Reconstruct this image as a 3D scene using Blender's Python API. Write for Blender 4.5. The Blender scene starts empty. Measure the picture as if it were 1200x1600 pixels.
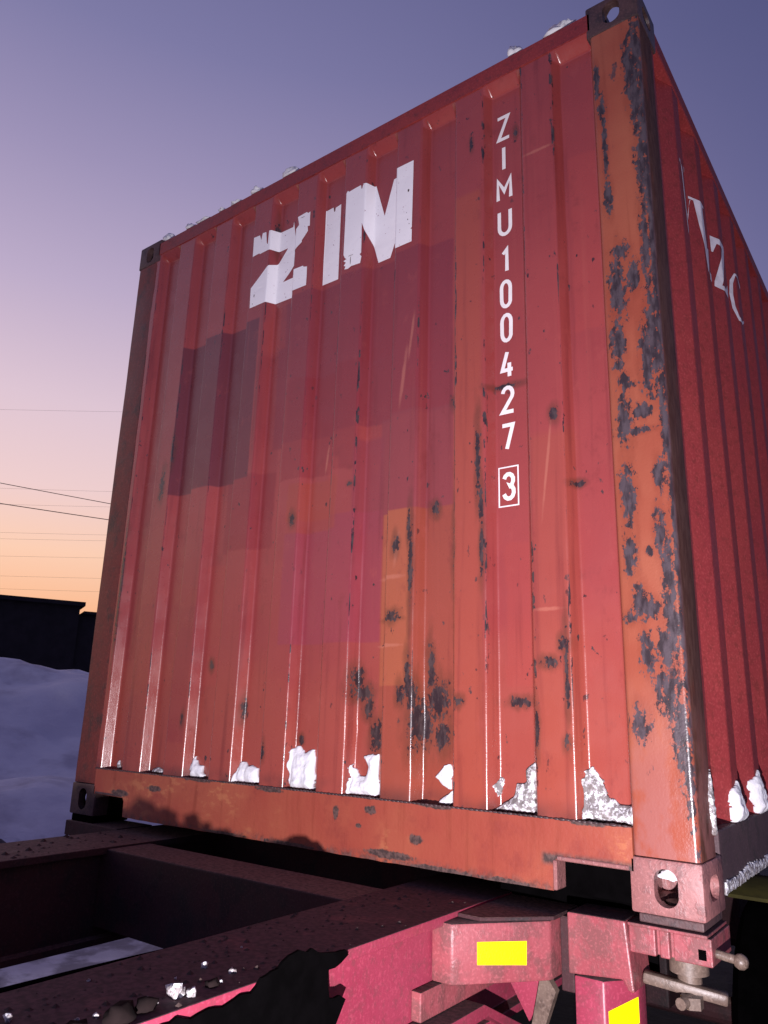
import bpy, bmesh, math, random
from mathutils import Vector, noise, Matrix
from bisect import bisect_right
random.seed(7)
scene = bpy.context.scene
COL = scene.collection

# ------------------------------------------------------------------ camera
cd = bpy.data.cameras.new('camera')
cam = bpy.data.objects.new('camera', cd); COL.objects.link(cam)
cam.location = (2.9326, -1.8582, 0.4145)
cam.rotation_euler = (1.8348, -0.0284, 0.6354)
cd.sensor_fit = 'VERTICAL'; cd.sensor_height = 24.0; cd.lens = 24.0*1174.3/1600
cd.clip_start = 0.02; cd.clip_end = 2000
scene.camera = cam

# ------------------------------------------------------------------ world: clear winter dusk
SUNSET_AZ = math.radians(80)          # to the left of +Y
world = bpy.data.worlds.new('World'); scene.world = world
world.use_nodes = True
wn = world.node_tree; wn.nodes.clear()
def lin(r, g, b):
    f = lambda c: (c/255/12.92) if c/255 <= .04045 else ((c/255+.055)/1.055)**2.4
    return (f(r), f(g), f(b), 1)
def N(nt, t, **k):
    n = nt.nodes.new(t)
    for a, v in k.items(): setattr(n, a, v)
    return n
tc = N(wn, 'ShaderNodeTexCoord')
sep = N(wn, 'ShaderNodeSeparateXYZ'); wn.links.new(tc.outputs['Generated'], sep.inputs[0])
def ramp(nt, stops):
    r = N(nt, 'ShaderNodeValToRGB')
    e = r.color_ramp.elements
    while len(e) > 1: e.remove(e[0])
    e[0].position = stops[0][0]; e[0].color = stops[0][1]
    for p, c in stops[1:]:
        x = e.new(p); x.color = c
    return r
S = lambda deg: math.sin(math.radians(deg))
warm = ramp(wn, [(0, lin(238, 160, 112)), (S(6), lin(250, 182, 138)), (S(10.5), lin(253, 205, 178)), (S(15), lin(240, 206, 206)),
                 (S(21), lin(224, 198, 212)), (S(29), lin(190, 172, 202)), (S(37), lin(158, 146, 184)), (S(45), lin(126, 122, 166)), (S(62), lin(84, 86, 136)), (1, lin(66, 70, 118))])
cool = ramp(wn, [(0, lin(138, 124, 160)), (S(15), lin(120, 114, 156)), (S(30), lin(94, 95, 144)), (S(45), lin(80, 82, 128)), (S(65), lin(66, 69, 118)), (1, lin(62, 66, 112))])
for r in (warm, cool): wn.links.new(sep.outputs['Z'], r.inputs['Fac'])
dot = N(wn, 'ShaderNodeVectorMath', operation='DOT_PRODUCT')
hor = N(wn, 'ShaderNodeVectorMath', operation='MULTIPLY'); hor.inputs[1].default_value = (1, 1, 0)
nrm = N(wn, 'ShaderNodeVectorMath', operation='NORMALIZE')
wn.links.new(tc.outputs['Generated'], hor.inputs[0]); wn.links.new(hor.outputs[0], nrm.inputs[0])
wn.links.new(nrm.outputs[0], dot.inputs[0]); dot.inputs[1].default_value = (-math.sin(SUNSET_AZ), math.cos(SUNSET_AZ), 0)
mr = N(wn, 'ShaderNodeMapRange', interpolation_type='SMOOTHSTEP')
mr.inputs['From Min'].default_value = .10; mr.inputs['From Max'].default_value = 1.0
wn.links.new(dot.outputs['Value'], mr.inputs['Value'])
mx = N(wn, 'ShaderNodeMix', data_type='RGBA')
wn.links.new(mr.outputs[0], mx.inputs['Factor']); wn.links.new(cool.outputs[0], mx.inputs[6]); wn.links.new(warm.outputs[0], mx.inputs[7])
bg = N(wn, 'ShaderNodeBackground'); bg.inputs['Strength'].default_value = .96
wn.links.new(mx.outputs[2], bg.inputs['Color'])
sky = N(wn, 'ShaderNodeTexSky', sky_type='NISHITA'); sky.sun_disc = False
sky.sun_elevation = math.radians(-1.0); sky.sun_rotation = -SUNSET_AZ
bg2 = N(wn, 'ShaderNodeBackground'); bg2.inputs['Strength'].default_value = .05
wn.links.new(sky.outputs[0], bg2.inputs['Color'])
ad = N(wn, 'ShaderNodeAddShader'); out = N(wn, 'ShaderNodeOutputWorld')
wn.links.new(bg.outputs[0], ad.inputs[0]); wn.links.new(bg2.outputs[0], ad.inputs[1]); wn.links.new(ad.outputs[0], out.inputs['Surface'])

# last glow of the sun at the horizon, behind the dark building
sl = bpy.data.lights.new('sun', 'SUN'); sl.energy = .04; sl.angle = math.radians(12); sl.color = (1, .6, .4)
so = bpy.data.objects.new('sun', sl); COL.objects.link(so); so.location = (-20, 5, 10)
so.rotation_euler = Vector((math.sin(SUNSET_AZ), -math.cos(SUNSET_AZ), -.05)).to_track_quat('-Z', 'Y').to_euler()
# the photographer's lamp, held low beside the trailer: it lights the whole picture and lets the rail shade what lies behind it
fl = bpy.data.lights.new('flash', 'SPOT'); fl.energy = 420; fl.spot_size = math.radians(138); fl.spot_blend = 1.0; fl.shadow_soft_size = .012; fl.color = (1.0, .92, .99)
fo = bpy.data.objects.new('flash', fl); COL.objects.link(fo); fo.location = (2.95, -1.88, -0.082)
fo.rotation_euler = (Vector((1.95, 0, .45))-fo.location).to_track_quat('-Z', 'Y').to_euler()

vs = scene.view_settings
vs.view_transform = 'Standard'; vs.look = 'None'; vs.exposure = 0; vs.gamma = 1; vs.use_curve_mapping = False
scene.render.engine = 'CYCLES'

# ------------------------------------------------------------------ helpers
def thing(name, label, cat, loc=(0, 0, 0), group=None):
    o = bpy.data.objects.new(name, None); COL.objects.link(o); o.location = loc
    o.empty_display_size = .1
    return tag(o, label, cat, group)
def tag(o, label=None, cat=None, group=None, kind=None):
    if label: o['label'] = label
    if cat: o['category'] = cat
    if group: o['group'] = group
    if kind: o['kind'] = kind
    return o
def obj(name, bm, mat, parent=None, smooth=False):
    me = bpy.data.meshes.new(name)
    if isinstance(bm, bmesh.types.BMesh):
        bm.normal_update(); bm.to_mesh(me); bm.free()
    else:
        me.from_pydata(bm[0], [], bm[1]); me.update()
    if smooth is not False:
        for p in me.polygons: p.use_smooth = True
        if smooth is not True: me.set_sharp_from_angle(angle=math.radians(smooth))
    if mat: me.materials.append(mat)
    o = bpy.data.objects.new(name, me); COL.objects.link(o)
    if parent:
        o.parent = parent
    return o
def box(bm, x0, x1, y0, y1, z0, z1, bev=0, seg=2):
    g = bmesh.ops.create_cube(bm, size=1)
    bmesh.ops.scale(bm, vec=(x1-x0, y1-y0, z1-z0), verts=g['verts'])
    bmesh.ops.translate(bm, vec=((x0+x1)/2, (y0+y1)/2, (z0+z1)/2), verts=g['verts'])
    if bev:
        es = list({e for v in g['verts'] for e in v.link_edges})
        bmesh.ops.bevel(bm, geom=es, offset=bev, segments=seg, affect='EDGES', profile=.5)
    return bm
def prism(bm, poly, axis, a, b, bev=0):
    """poly: 2D outline; axis 'x','y','z' = extrusion axis from a to b"""
    def P(p, t):
        return {'x': (t, p[0], p[1]), 'y': (p[0], t, p[1]), 'z': (p[0], p[1], t)}[axis]
    v0 = [bm.verts.new(P(p, a)) for p in poly]; v1 = [bm.verts.new(P(p, b)) for p in poly]
    n = len(poly); fs = [bm.faces.new(v0), bm.faces.new(v1[::-1])]
    for i in range(n): fs.append(bm.faces.new((v0[i], v1[i], v1[(i+1) % n], v0[(i+1) % n])))
    bmesh.ops.recalc_face_normals(bm, faces=fs)
    if bev:
        es = list({e for f in fs for e in f.edges})
        bmesh.ops.bevel(bm, geom=es, offset=bev, segments=2, affect='EDGES', profile=.5)
    return bm
def cyl(bm, p, q, r, seg=16, r2=None):
    p = Vector(p); q = Vector(q); d = q-p
    m = Matrix.Translation((p+q)/2) @ d.to_track_quat('Z', 'Y').to_matrix().to_4x4()
    bmesh.ops.create_cone(bm, cap_ends=True, segments=seg, radius1=r, radius2=r if r2 is None else r2, depth=d.length, matrix=m)
    return bm
def new(): return bmesh.new()
def fbm(x, y, z, o=4): return noise.fractal((x, y, z), 1.0, 2.0, o)

# ------------------------------------------------------------------ materials
class Mat:
    def __init__(s, name, rough=.5, metal=0, spec=.5):
        s.m = bpy.data.materials.new(name); s.m.use_nodes = True
        s.nt = s.m.node_tree; s.b = s.nt.nodes['Principled BSDF']
        s.b.inputs['Roughness'].default_value = rough; s.b.inputs['Metallic'].default_value = metal
        s.b.inputs['Specular IOR Level'].default_value = spec
        s._co = None
    def L(s, a, b): s.nt.links.new(a, b)
    def co(s):
        if s._co is None:
            g = N(s.nt, 'ShaderNodeNewGeometry'); s.geo = g
            s._co = g.outputs['Position']          # world metres; everything here stands still
        return s._co
    def xyz(s):
        if not hasattr(s, '_x'):
            q = N(s.nt, 'ShaderNodeSeparateXYZ'); s.L(s.co(), q.inputs[0]); s._x = q.outputs
        return s._x
    def math(s, op, a, b=None, c=None, clamp=False):
        n = N(s.nt, 'ShaderNodeMath', operation=op, use_clamp=clamp)
        for i, v in enumerate((a, b, c)):
            if v is None: continue
            if isinstance(v, (int, float)): n.inputs[i].default_value = v
            else: s.L(v, n.inputs[i])
        return n.outputs[0]
    def map(s, v, a, b, c=0., d=1., smooth=True):
        n = N(s.nt, 'ShaderNodeMapRange', interpolation_type='SMOOTHSTEP' if smooth else 'LINEAR')
        s.L(v, n.inputs['Value'])
        for k, x in zip(('From Min', 'From Max', 'To Min', 'To Max'), (a, b, c, d)): n.inputs[k].default_value = x
        return n.outputs[0]
    def noise(s, scale, detail=4, stretch=(1, 1, 1), rough=.55, off=(0, 0, 0), dist=0):
        mp = N(s.nt, 'ShaderNodeMapping'); s.L(s.co(), mp.inputs[0])
        mp.inputs['Scale'].default_value = stretch; mp.inputs['Location'].default_value = off
        n = N(s.nt, 'ShaderNodeTexNoise'); s.L(mp.outputs[0], n.inputs['Vector'])
        n.inputs['Scale'].default_value = scale; n.inputs['Detail'].default_value = detail; n.inputs['Roughness'].default_value = rough
        n.inputs['Distortion'].default_value = dist
        return n.outputs['Fac']
    def mix(s, f, a, b):
        n = N(s.nt, 'ShaderNodeMix', data_type='RGBA')
        for i, v in ((0, f), (6, a), (7, b)):
            if isinstance(v, (int, float)): n.inputs[i].default_value = v
            elif isinstance(v, tuple): n.inputs[i].default_value = v if len(v) == 4 else (*v, 1)
            else: s.L(v, n.inputs[i])
        return n.outputs[2]
    def rect(s, h, v, x0, x1, z0, z1, soft=.006, wob=None, wamt=.03):
        """soft-edged rectangle mask over two coordinates"""
        hh = h if wob is None else s.math('ADD', h, s.math('MULTIPLY', s.math('SUBTRACT', wob, .5), wamt))
        vv = v if wob is None else s.math('ADD', v, s.math('MULTIPLY', s.math('SUBTRACT', wob, .5), wamt))
        a = s.math('MULTIPLY', s.map(hh, x0-soft, x0+soft), s.map(hh, x1-soft, x1+soft, 1, 0))
        b = s.math('MULTIPLY', s.map(vv, z0-soft, z0+soft), s.map(vv, z1-soft, z1+soft, 1, 0))
        return s.math('MULTIPLY', a, b)
    def blobs(s, h, v, L, nz, amt=1.3, soft=.12, scale=1.0):
        acc = None
        for (x, z, rx, rz) in L:
            a = s.math('MULTIPLY', s.math('SUBTRACT', h, x), 1/(rx*scale+.001))
            b = s.math('MULTIPLY', s.math('SUBTRACT', v, z), 1/(rz*scale+.001))
            d = s.math('ADD', s.math('MULTIPLY', a, a), s.math('MULTIPLY', b, b))
            acc = d if acc is None else s.math('MINIMUM', acc, d)
        d = s.math('SQRT', acc)
        d = s.math('ADD', d, s.math('MULTIPLY', s.math('SUBTRACT', nz, .5), amt*2))
        return s.map(d, 1-soft, 1+soft, 1, 0)
    def color(s, c): 
        if isinstance(c, tuple): s.b.inputs['Base Color'].default_value = c if len(c) == 4 else (*c, 1)
        else: s.L(c, s.b.inputs['Base Color'])
        return s
    def rough(s, r): s.L(r, s.b.inputs['Roughness']); return s
    def bump(s, h, strength=.3, dist=.01):
        n = N(s.nt, 'ShaderNodeBump'); n.inputs['Strength'].default_value = strength; n.inputs['Distance'].default_value = dist
        s.L(h, n.inputs['Height']); s.L(n.outputs[0], s.b.inputs['Normal']); return s

RUST = (.030, .017, .020)
RUST_B = (.075, .03, .015)

def wall_paint(name):
    m = Mat(name, .36, spec=.7)
    X, Y, Z = m.xyz()
    m.b.inputs['Coat Weight'].default_value = .25; m.b.inputs['Coat Roughness'].default_value = .14
    big = m.noise(2.2, 4); streak = m.noise(1.0, 5, (26, 26, 1.1)); fine = m.noise(60, 3, (1, 1, .35)); wob = m.noise(7, 2)
    spk = m.noise(420, 2)
    red = m.mix(m.map(big, .3, .7), (.275, .044, .043), (.315, .054, .050))
    # sun-bleached orange cast low on the wall and beside the number
    orange = (.325, .072, .042)
    low = m.math('ADD', m.map(Z, 1.0, .25), m.math('MULTIPLY', m.math('SUBTRACT', big, .5), 1.6))
    red = m.mix(m.math('MULTIPLY', m.map(low, .2, 1.0), .5), red, orange)
    R = lambda *a, **k: m.rect(X, Z, *a, **k)
    red = m.mix(m.math('MULTIPLY', R(2.05, 2.17, .18, 1.2, soft=.02, wob=wob), .45), red, orange)
    red = m.mix(m.math('MULTIPLY', R(1.775, 1.895, .18, 2.1, soft=.012), .8), red, (.33, .066, .040))
    # overpainted panels: old lettering and logo blanked out in other reds
    red = m.mix(m.math('MULTIPLY', R(.97, 1.77, 1.37, 1.985, soft=.006, wob=wob, wamt=.02), .75), red, (.205, .030, .040))
    red = m.mix(m.math('MULTIPLY', R(1.06, 1.41, 1.22, 1.62, soft=.006, wob=wob, wamt=.04), .6), red, (.225, .026, .030))
    red = m.mix(m.math('MULTIPLY', R(1.49, 1.772, 1.04, 1.38, soft=.006), .8), red, (.230, .044, .050))
    red = m.mix(m.math('MULTIPLY', R(1.40, 1.50, .99, 1.32, soft=.01), .6), red, (.225, .038, .052))
    red = m.mix(m.math('MULTIPLY', R(.74, 1.0, .99, 1.28, soft=.006, wob=wob), .6), red, (.215, .024, .030))
    red = m.mix(m.math('MULTIPLY', R(.41, .885, 1.272, 1.945, soft=.004, wob=wob, wamt=.012), .93), red, (.130, .025, .033))
    red = m.mix(m.math('MULTIPLY', R(.90, 1.0, 1.1, 1.77, soft=.008, wob=wob), .35), red, (.22, .025, .03))
    red = m.mix(m.math('MULTIPLY', R(1.10, 1.504, .635, 1.065, soft=.004), .85), red, (.270, .042, .058))
    red = m.mix(m.math('MULTIPLY', R(1.10, 1.33, 1.02, 1.20, soft=.006, wob=wob), .5), red, (.31, .055, .03))
    red = m.mix(m.math('MULTIPLY', R(1.508, 1.775, .15, 1.045, soft=.004), .8), red, (.285, .062, .036))
    red = m.mix(m.math('MULTIPLY', R(1.51, 1.64, .50, 1.045, soft=.004), .75), red, (.37, .100, .046))
    # smaller touch-up strokes of fresher and duller red
    for (x0, x1, z0, z1, c) in ((1.60, 1.66, 1.45, 1.52, 0), (1.25, 1.33, 1.19, 1.27, 1), (.92, 1.0, 1.79, 2.0, 1), (1.95, 2.03, .5, .9, 1), (.20, .29, .6, 1.4, 0), (.55, .66, .3, .8, 0), (.68, .79, .5, .95, 1), (2.18, 2.28, 1.5, 2.1, 1), (1.42, 1.52, 1.62, 1.9, 0)):
        red = m.mix(m.math('MULTIPLY', R(x0, x1, z0, z1, soft=.008, wob=wob, wamt=.05), .4), red, ((.235, .03, .036), (.35, .055, .045))[c])
    # pale scuffs and scratches
    for (x, z, rx, rz) in ((1.60, 1.50, .006, .09), (1.63, 1.64, .004, .07), (1.30, 1.30, .004, .05), (2.10, 1.1, .003, .12), (1.25, 1.28, .003, .05), (1.56, .83, .05, .006), (1.56, .62, .05, .004), (2.09, .70, .04, .004), (1.59, .92, .006, .05), (2.1, 2.15, .05, .004)):
        sk = m.math('ADD', X, m.math('MULTIPLY', m.math('SUBTRACT', Z, z), -.12))
        red = m.mix(m.math('MULTIPLY', m.blobs(sk, Z, [(x, z, rx, rz)], fine, .5, .5), .4), red, (.52, .19, .13))
    dirt = m.map(streak, .54, .76)
    red = m.mix(m.math('MULTIPLY', dirt, .50), red, (.13, .018, .018))
    lig = m.map(m.noise(1.0, 4, (40, 40, .8), off=(3, 1, 2)), .60, .85)
    red = m.mix(m.math('MULTIPLY', lig, .30), red, (.40, .09, .07))
    mott = m.noise(14, 6, (1, 1, .6), rough=.75, off=(2, 2, 8))
    red = m.mix(m.math('MULTIPLY', m.map(mott, .56, .72), .35), red, (.16, .026, .024))
    red = m.mix(m.math('MULTIPLY', m.map(mott, .44, .28), .25), red, (.40, .085, .07))
    # grime at the very top and bottom rim
    rim = m.math('MULTIPLY', m.map(Z, .235, .17), m.map(wob, .3, .6))
    red = m.mix(m.math('MULTIPLY', rim, .75), red, (.07, .03, .028))
    B = [(1.653,.466,.011,.045),(1.618,.475,.012,.026),(1.675,.395,.028,.057),(1.728,.459,.030,.045),(1.472,.437,.015,.029),(1.505,.353,.020,.037),(1.43,.524,.014,.028),(1.576,.709,.018,.014),(1.57,.70,.03,.005),(1.586,.932,.010,.022),(1.71,1.038,.012,.017),(1.785,.899,.008,.13),(1.88,1.153,.006,.099),(1.893,.898,.006,.075),(2.127,1.251,.010,.017),(2.179,1.045,.014,.007),(2.133,.608,.011,.015),(2.09,.56,.018,.011),(2.133,.362,.008,.014),(2.052,.39,.005,.045),(1.989,.459,.028,.010),(1.815,.459,.013,.011),(1.132,1.075,.011,.018),(1.389,1.163,.009,.007),(1.062,.285,.007,.022),(.368,1.315,.012,.05),(.412,1.463,.005,.05),(1.777,1.378,.008,.015),(1.959,1.39,.036,.006),(1.644,.865,.006,.11),(1.64,.521,.008,.055),(.926,2.314,.004,.053),(2.139,.535,.004,.09),(.734,.573,.008,.016),(2.008,2.294,.005,.016),(1.86,2.29,.005,.02),(1.70,.56,.010,.05),(1.74,.36,.02,.03),(1.45,.48,.03,.02),(1.89,1.02,.006,.05),(1.635,.98,.005,.05),(1.79,.60,.005,.06),(1.79,1.2,.004,.10),(.16,.9,.005,.2),(.64,.38,.006,.02),(.93,.42,.005,.03),(1.20,.33,.008,.012)]
    spots = m.blobs(X, Z, B, m.noise(85, 4, (1, 1, .7), rough=.7), 2.0, .16)
    halo = m.blobs(X, Z, B, m.noise(35, 3, (1, 1, .4)), .8, .5, 1.9)
    red = m.mix(m.math('MULTIPLY', halo, .5), red, RUST_B)
    tiny = m.math('MULTIPLY', m.map(m.noise(44, 3, (1, 1, .6), off=(5, 2, 7)), .675, .71), m.map(big, .36, .60))
    # rust creeping along the sharp fold edges
    rr_ = m.math('MULTIPLY', m.math('FRACT', m.math('MULTIPLY', m.math('SUBTRACT', X, .168-.05), 1/.248)), .248)     # fold position, offset 50 mm
    en = m.noise(38, 4, (1, 1, .45), rough=.7, off=(1, 9, 4)); ez = m.noise(2.2, 3, (2.5, 1, 1), off=(6, 6, 1))
    wd = m.math('MULTIPLY', m.map(ez, .45, .70, .0, .0085), m.map(X, 1.1, 1.7, .3, 1))
    e1 = m.math('LESS_THAN', m.math('ABSOLUTE', m.math('SUBTRACT', rr_, .193)), wd)
    e2 = m.math('LESS_THAN', m.math('ABSOLUTE', m.math('SUBTRACT', rr_, .050)), m.math('MULTIPLY', wd, .8))
    edge = m.math('MULTIPLY', m.math('MAXIMUM', e1, e2), m.map(en, .50, .56))
    allr = m.math('MAXIMUM', m.math('MAXIMUM', spots, tiny), edge)
    m.color(m.mix(allr, red, m.mix(m.map(fine, .4, .65), RUST, (.070, .046, .046))))
    rr = m.math('ADD', m.map(m.noise(9, 4), .3, .7, .20, .36), m.math('MULTIPLY', allr, -.04))
    m.rough(rr)
    m.bump(m.math('ADD', m.math('MULTIPLY', spk, .6), m.math('MULTIPLY', fine, .6)), .30, .002)
    return m.m
def post_paint(name, right=True):
    m = Mat(name, .4); X, Y, Z = m.xyz()
    n1 = m.noise(16, 5, (1, 1, .55), rough=.62); n2 = m.noise(3, 3); fine = m.noise(70, 3, (1, 1, .3)); st = m.noise(1, 4, (45, 45, 1.6))
    c = m.mix(m.map(n2, .35, .65), (.285, .064, .036), (.325, .092, .050))
    c = m.mix(m.math('MULTIPLY', m.map(st, .55, .8), .5), c, (.16, .03, .015))
    PB = [(2.412,2.19,.012,.132),(2.418,1.939,.014,.124),(2.316,1.875,.009,.042),(2.328,1.579,.018,.078),(2.374,1.603,.014,.039),(2.319,1.405,.014,.057),(2.393,1.346,.014,.09),(2.415,1.415,.013,.128),(2.325,1.188,.015,.053),(2.376,1.204,.02,.016),(2.35,1.15,.04,.007),(2.322,.986,.016,.06),(2.405,1.023,.01,.033),(2.32,.817,.013,.04),(2.396,.875,.01,.049),(2.338,.703,.015,.032),(2.369,.829,.008,.008),(2.36,.686,.022,.019),(2.411,.761,.012,.093),(2.312,.665,.012,.011),(2.346,.578,.012,.038),(2.391,.577,.015,.045),(2.392,.488,.022,.044),(2.32,.413,.018,.029),(2.41,.637,.014,.09),(2.372,.517,.012,.011),(2.414,.388,.016,.084),(2.312,2.191,.008,.027),(2.315,2.052,.005,.13),(2.412,1.691,.010,.117),(2.347,1.284,.01,.007),(2.42,2.36,.012,.10),(2.432,1.75,.010,.65),(2.434,.85,.006,.5),(2.40,2.30,.014,.10),(2.425,1.2,.006,.12),(2.425,.28,.008,.08),(2.30,2.3,.006,.05),(2.34,1.69,.02,.02),(2.33,1.30,.012,.02)]
    nb = m.noise(75, 4, (1, 1, .6), rough=.7)
    rust = m.blobs(X, Z, PB, nb, 2.2, .16, 1.15)
    halo = m.blobs(X, Z, PB, m.noise(40, 3, (1, 1, .3)), .9, .5, 1.8)
    c = m.mix(m.math('MULTIPLY', halo, .45), c, (.20, .04, .02))
    # darker mottled brown past the outer edge, over the flank
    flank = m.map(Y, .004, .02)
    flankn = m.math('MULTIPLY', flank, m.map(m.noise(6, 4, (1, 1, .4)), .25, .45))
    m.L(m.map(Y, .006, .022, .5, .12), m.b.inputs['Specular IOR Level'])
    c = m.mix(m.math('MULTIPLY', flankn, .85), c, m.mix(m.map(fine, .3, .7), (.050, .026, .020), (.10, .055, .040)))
    lowgrey = m.math('MULTIPLY', m.map(Z, .60, .15), m.map(n1, .36, .56))
    c = m.mix(m.math('MULTIPLY', lowgrey, .65), c, (.30, .12, .11))
    chips = m.math('MULTIPLY', m.map(n1, .66, .70), .8)
    r = m.math('MULTIPLY', m.math('MAXIMUM', rust, chips), m.map(Y, .006, .022, 1, .12))
    c = m.mix(r, c, m.mix(m.map(fine, .35, .65), (.032, .022, .026), (.080, .060, .070)))
    m.color(c)
    m.rough(m.math('ADD', m.math('ADD', m.map(n2, .3, .7, .30, .42), m.math('MULTIPLY', r, -.06)), m.math('MULTIPLY', flank, .35)))
    m.bump(m.math('ADD', m.math('MULTIPLY', fine, .4), m.math('MULTIPLY', m.noise(180, 2), .6)), .4, .002)
    return m.m
def worn(name, c1, c2, rustc=(.05, .028, .024), thr=.58, scale=12, rough=.45, bump=.3, topdirt=None, soft=.14):
    m = Mat(name, rough); n1 = m.noise(scale, 5, (1, 1, .8), rough=.62); n2 = m.noise(3.5, 3); f = m.noise(90, 3)
    c = m.mix(m.map(n2, .3, .7), c1, c2)
    r = m.map(n1, thr-.02, thr+soft)
    c = m.mix(m.math('MULTIPLY', r, .85), c, rustc)
    g = m.map(m.noise(34, 5, off=(4, 4, 4), rough=.75), .48, .66)
    c = m.mix(m.math('MULTIPLY', g, .45), c, rustc)
    c = m.mix(m.math('MULTIPLY', m.map(m.noise(150, 3, off=(1, 4, 2)), .50, .68), .35), c, tuple(min(1, v*1.6+.02) for v in c2))
    rr = m.map(n2, .3, .7, rough-.06, rough+.10)
    if topdirt:
        m.co(); nz = N(m.nt, 'ShaderNodeSeparateXYZ'); m.L(m.geo.outputs['True Normal'], nz.inputs[0])
        up = m.map(nz.outputs['Z'], .5, .8)
        d = m.math('MULTIPLY', up, m.map(n1, .28, .45, .75, 1))
        c = m.mix(d, c, m.mix(m.map(f, .35, .65), topdirt, tuple(v*2.2 for v in topdirt)))
        rr = m.math('MAXIMUM', rr, m.math('MULTIPLY', d, .85))
    m.color(c); m.rough(rr)
    m.bump(m.math('ADD', m.math('MULTIPLY', f, .5), m.math('MULTIPLY', r, .6)), bump, .003)
    return m.m
def snowmat(name, dirt=.15):
    m = Mat(name, .65, spec=.3); n = m.noise(30, 5); n2 = m.noise(7, 4)
    c = m.mix(m.map(n2, .35, .65), (.80, .81, .84), (.74, .74, .78))
    if dirt > .5: c = m.mix(m.map(m.noise(70, 4, rough=.75), .40, .56, 0, .9), c, (.13, .105, .10))
    c = m.mix(m.math('MULTIPLY', m.map(n, .52, .72), dirt), c, (.20, .16, .15))
    m.color(c); m.bump(m.math('ADD', n, m.math('MULTIPLY', m.noise(140, 3), .5)), .6, .006)
    return m.m
def plain(name, c, rough=.5, metal=0, var=.25, scale=20, bump=.1):
    m = Mat(name, rough, metal); n = m.noise(scale, 4)
    m.color(m.mix(m.map(n, .35, .65), tuple(v*(1-var) for v in c), tuple(min(1, v*(1+var)) for v in c)))
    m.bump(m.noise(scale*6, 3), bump, .002)
    return m.m

M_WALL = wall_paint('red_wall_paint')
M_POST = post_paint('rusty_post_paint')
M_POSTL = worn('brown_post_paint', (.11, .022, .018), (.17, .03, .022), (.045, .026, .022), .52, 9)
m = Mat('sill_paint', .42); X, Y, Z = m.xyz()
nb = m.noise(40, 5, (1, 1, .8), rough=.65); n2 = m.noise(3, 4, (1.2, 1, 1)); st = m.noise(1, 4, (30, 30, 3)); fi = m.noise(80, 3)
c = m.mix(m.map(n2, .35, .65), (.285, .056, .036), (.325, .082, .046))
c = m.mix(m.math('MULTIPLY', m.map(st, .52, .75), .5), c, (.17, .03, .016))
SB = [(1.684,.086,.019,.012),(1.393,.132,.010,.018),(1.521,.147,.019,.011),(.522,.131,.044,.009),(1.598,.036,.086,.010),(1.767,.018,.117,.008),(1.958,.017,.087,.008),(1.11,.172,.057,.006),(2.183,.178,.048,.006),(1.48,.101,.010,.005),(.763,.178,.066,.006),(.32,.10,.05,.012),(1.74,.178,.05,.006),(1.20,.02,.1,.006),(.9,.02,.1,.004)]
r = m.blobs(X, Z, SB, nb, 1.1, .2)
edge = m.math('MULTIPLY', m.map(Z, .045, .015), m.map(nb, .42, .58))
edge2 = m.math('MULTIPLY', m.rect(X, Z, 2.06, 2.29, .075, .10, soft=.008), m.map(nb, .3, .5))
r = m.math('MAXIMUM', m.math('MAXIMUM', r, m.math('MULTIPLY', edge, .8)), edge2)
pale = m.math('MULTIPLY', m.map(n2, .48, .62), m.map(m.noise(22, 5, (.6, 1, 1.2), rough=.7), .50, .58))
c = m.mix(m.math('MULTIPLY', m.map(m.noise(6, 5, rough=.7), .52, .68), .55), c, (.20, .035, .028))
c = m.mix(m.math('MULTIPLY', pale, .6), c, (.42, .15, .07))
m.color(m.mix(r, c, m.mix(m.map(fi, .4, .6), (.05, .032, .03), (.11, .065, .058))))
m.bump(m.math('ADD', fi, m.math('MULTIPLY', nb, .8)), .3, .003)
M_SILL = m.m
M_HEAD = worn('header_paint', (.20, .024, .026), (.27, .032, .030), (.07, .02, .02), .60, 7)
M_SIDE = worn('side_wall_paint', (.24, .030, .034), (.28, .038, .038), (.12, .025, .02), .62, 5, .62, .15)
for mm in (M_SIDE,): mm.node_tree.nodes['Principled BSDF'].inputs['Specular IOR Level'].default_value = .2
M_RAIL_D = worn('side_rail_shaded', (.05, .028, .034), (.07, .036, .042), (.03, .02, .02), .55, 8, .65)  # shade of the unlit flank put into the rail's dark grey
M_CAST = worn('casting_worn_metal', (.24, .10, .095), (.29, .12, .115), (.17, .08, .078), .50, 30, .42, .5)
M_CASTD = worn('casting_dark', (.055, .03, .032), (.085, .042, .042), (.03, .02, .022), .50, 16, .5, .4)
M_CH = worn('chassis_paint', (.25, .028, .056), (.30, .038, .072), (.14, .045, .05), .60, 9, .42, .25, topdirt=(.040, .017, .020))
M_CH2 = worn('chassis_bracket_paint', (.25, .050, .062), (.29, .070, .080), (.17, .062, .062), .46, 18, .36, .4, topdirt=(.03, .015, .016))
M_CHD = worn('chassis_dirt_and_shade', (.028, .008, .011), (.045, .011, .014), (.014, .009, .01), .5, 9, .7, .4, topdirt=(.075, .042, .036))  # dirty paint darkened further, holding the shade between the rails
M_STEEL = worn('twistlock_steel', (.11, .075, .06), (.16, .115, .09), (.05, .032, .025), .55, 25, .4, .4)
M_BLACK = plain('black_rubber_and_shade', (.0012, .001, .0012), .95, 0, .3)  # rubber, and also the black that stands for shade in gaps and holes
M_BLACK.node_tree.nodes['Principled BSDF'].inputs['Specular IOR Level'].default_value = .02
M_WHITE = Mat('white_reflective_film', .30)
n = M_WHITE.noise(90, 3); w = M_WHITE.mix(M_WHITE.map(n, .68, .72), (.93, .91, .95), (.50, .40, .44))
M_WHITE.color(w); M_WHITE = M_WHITE.m
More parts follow.
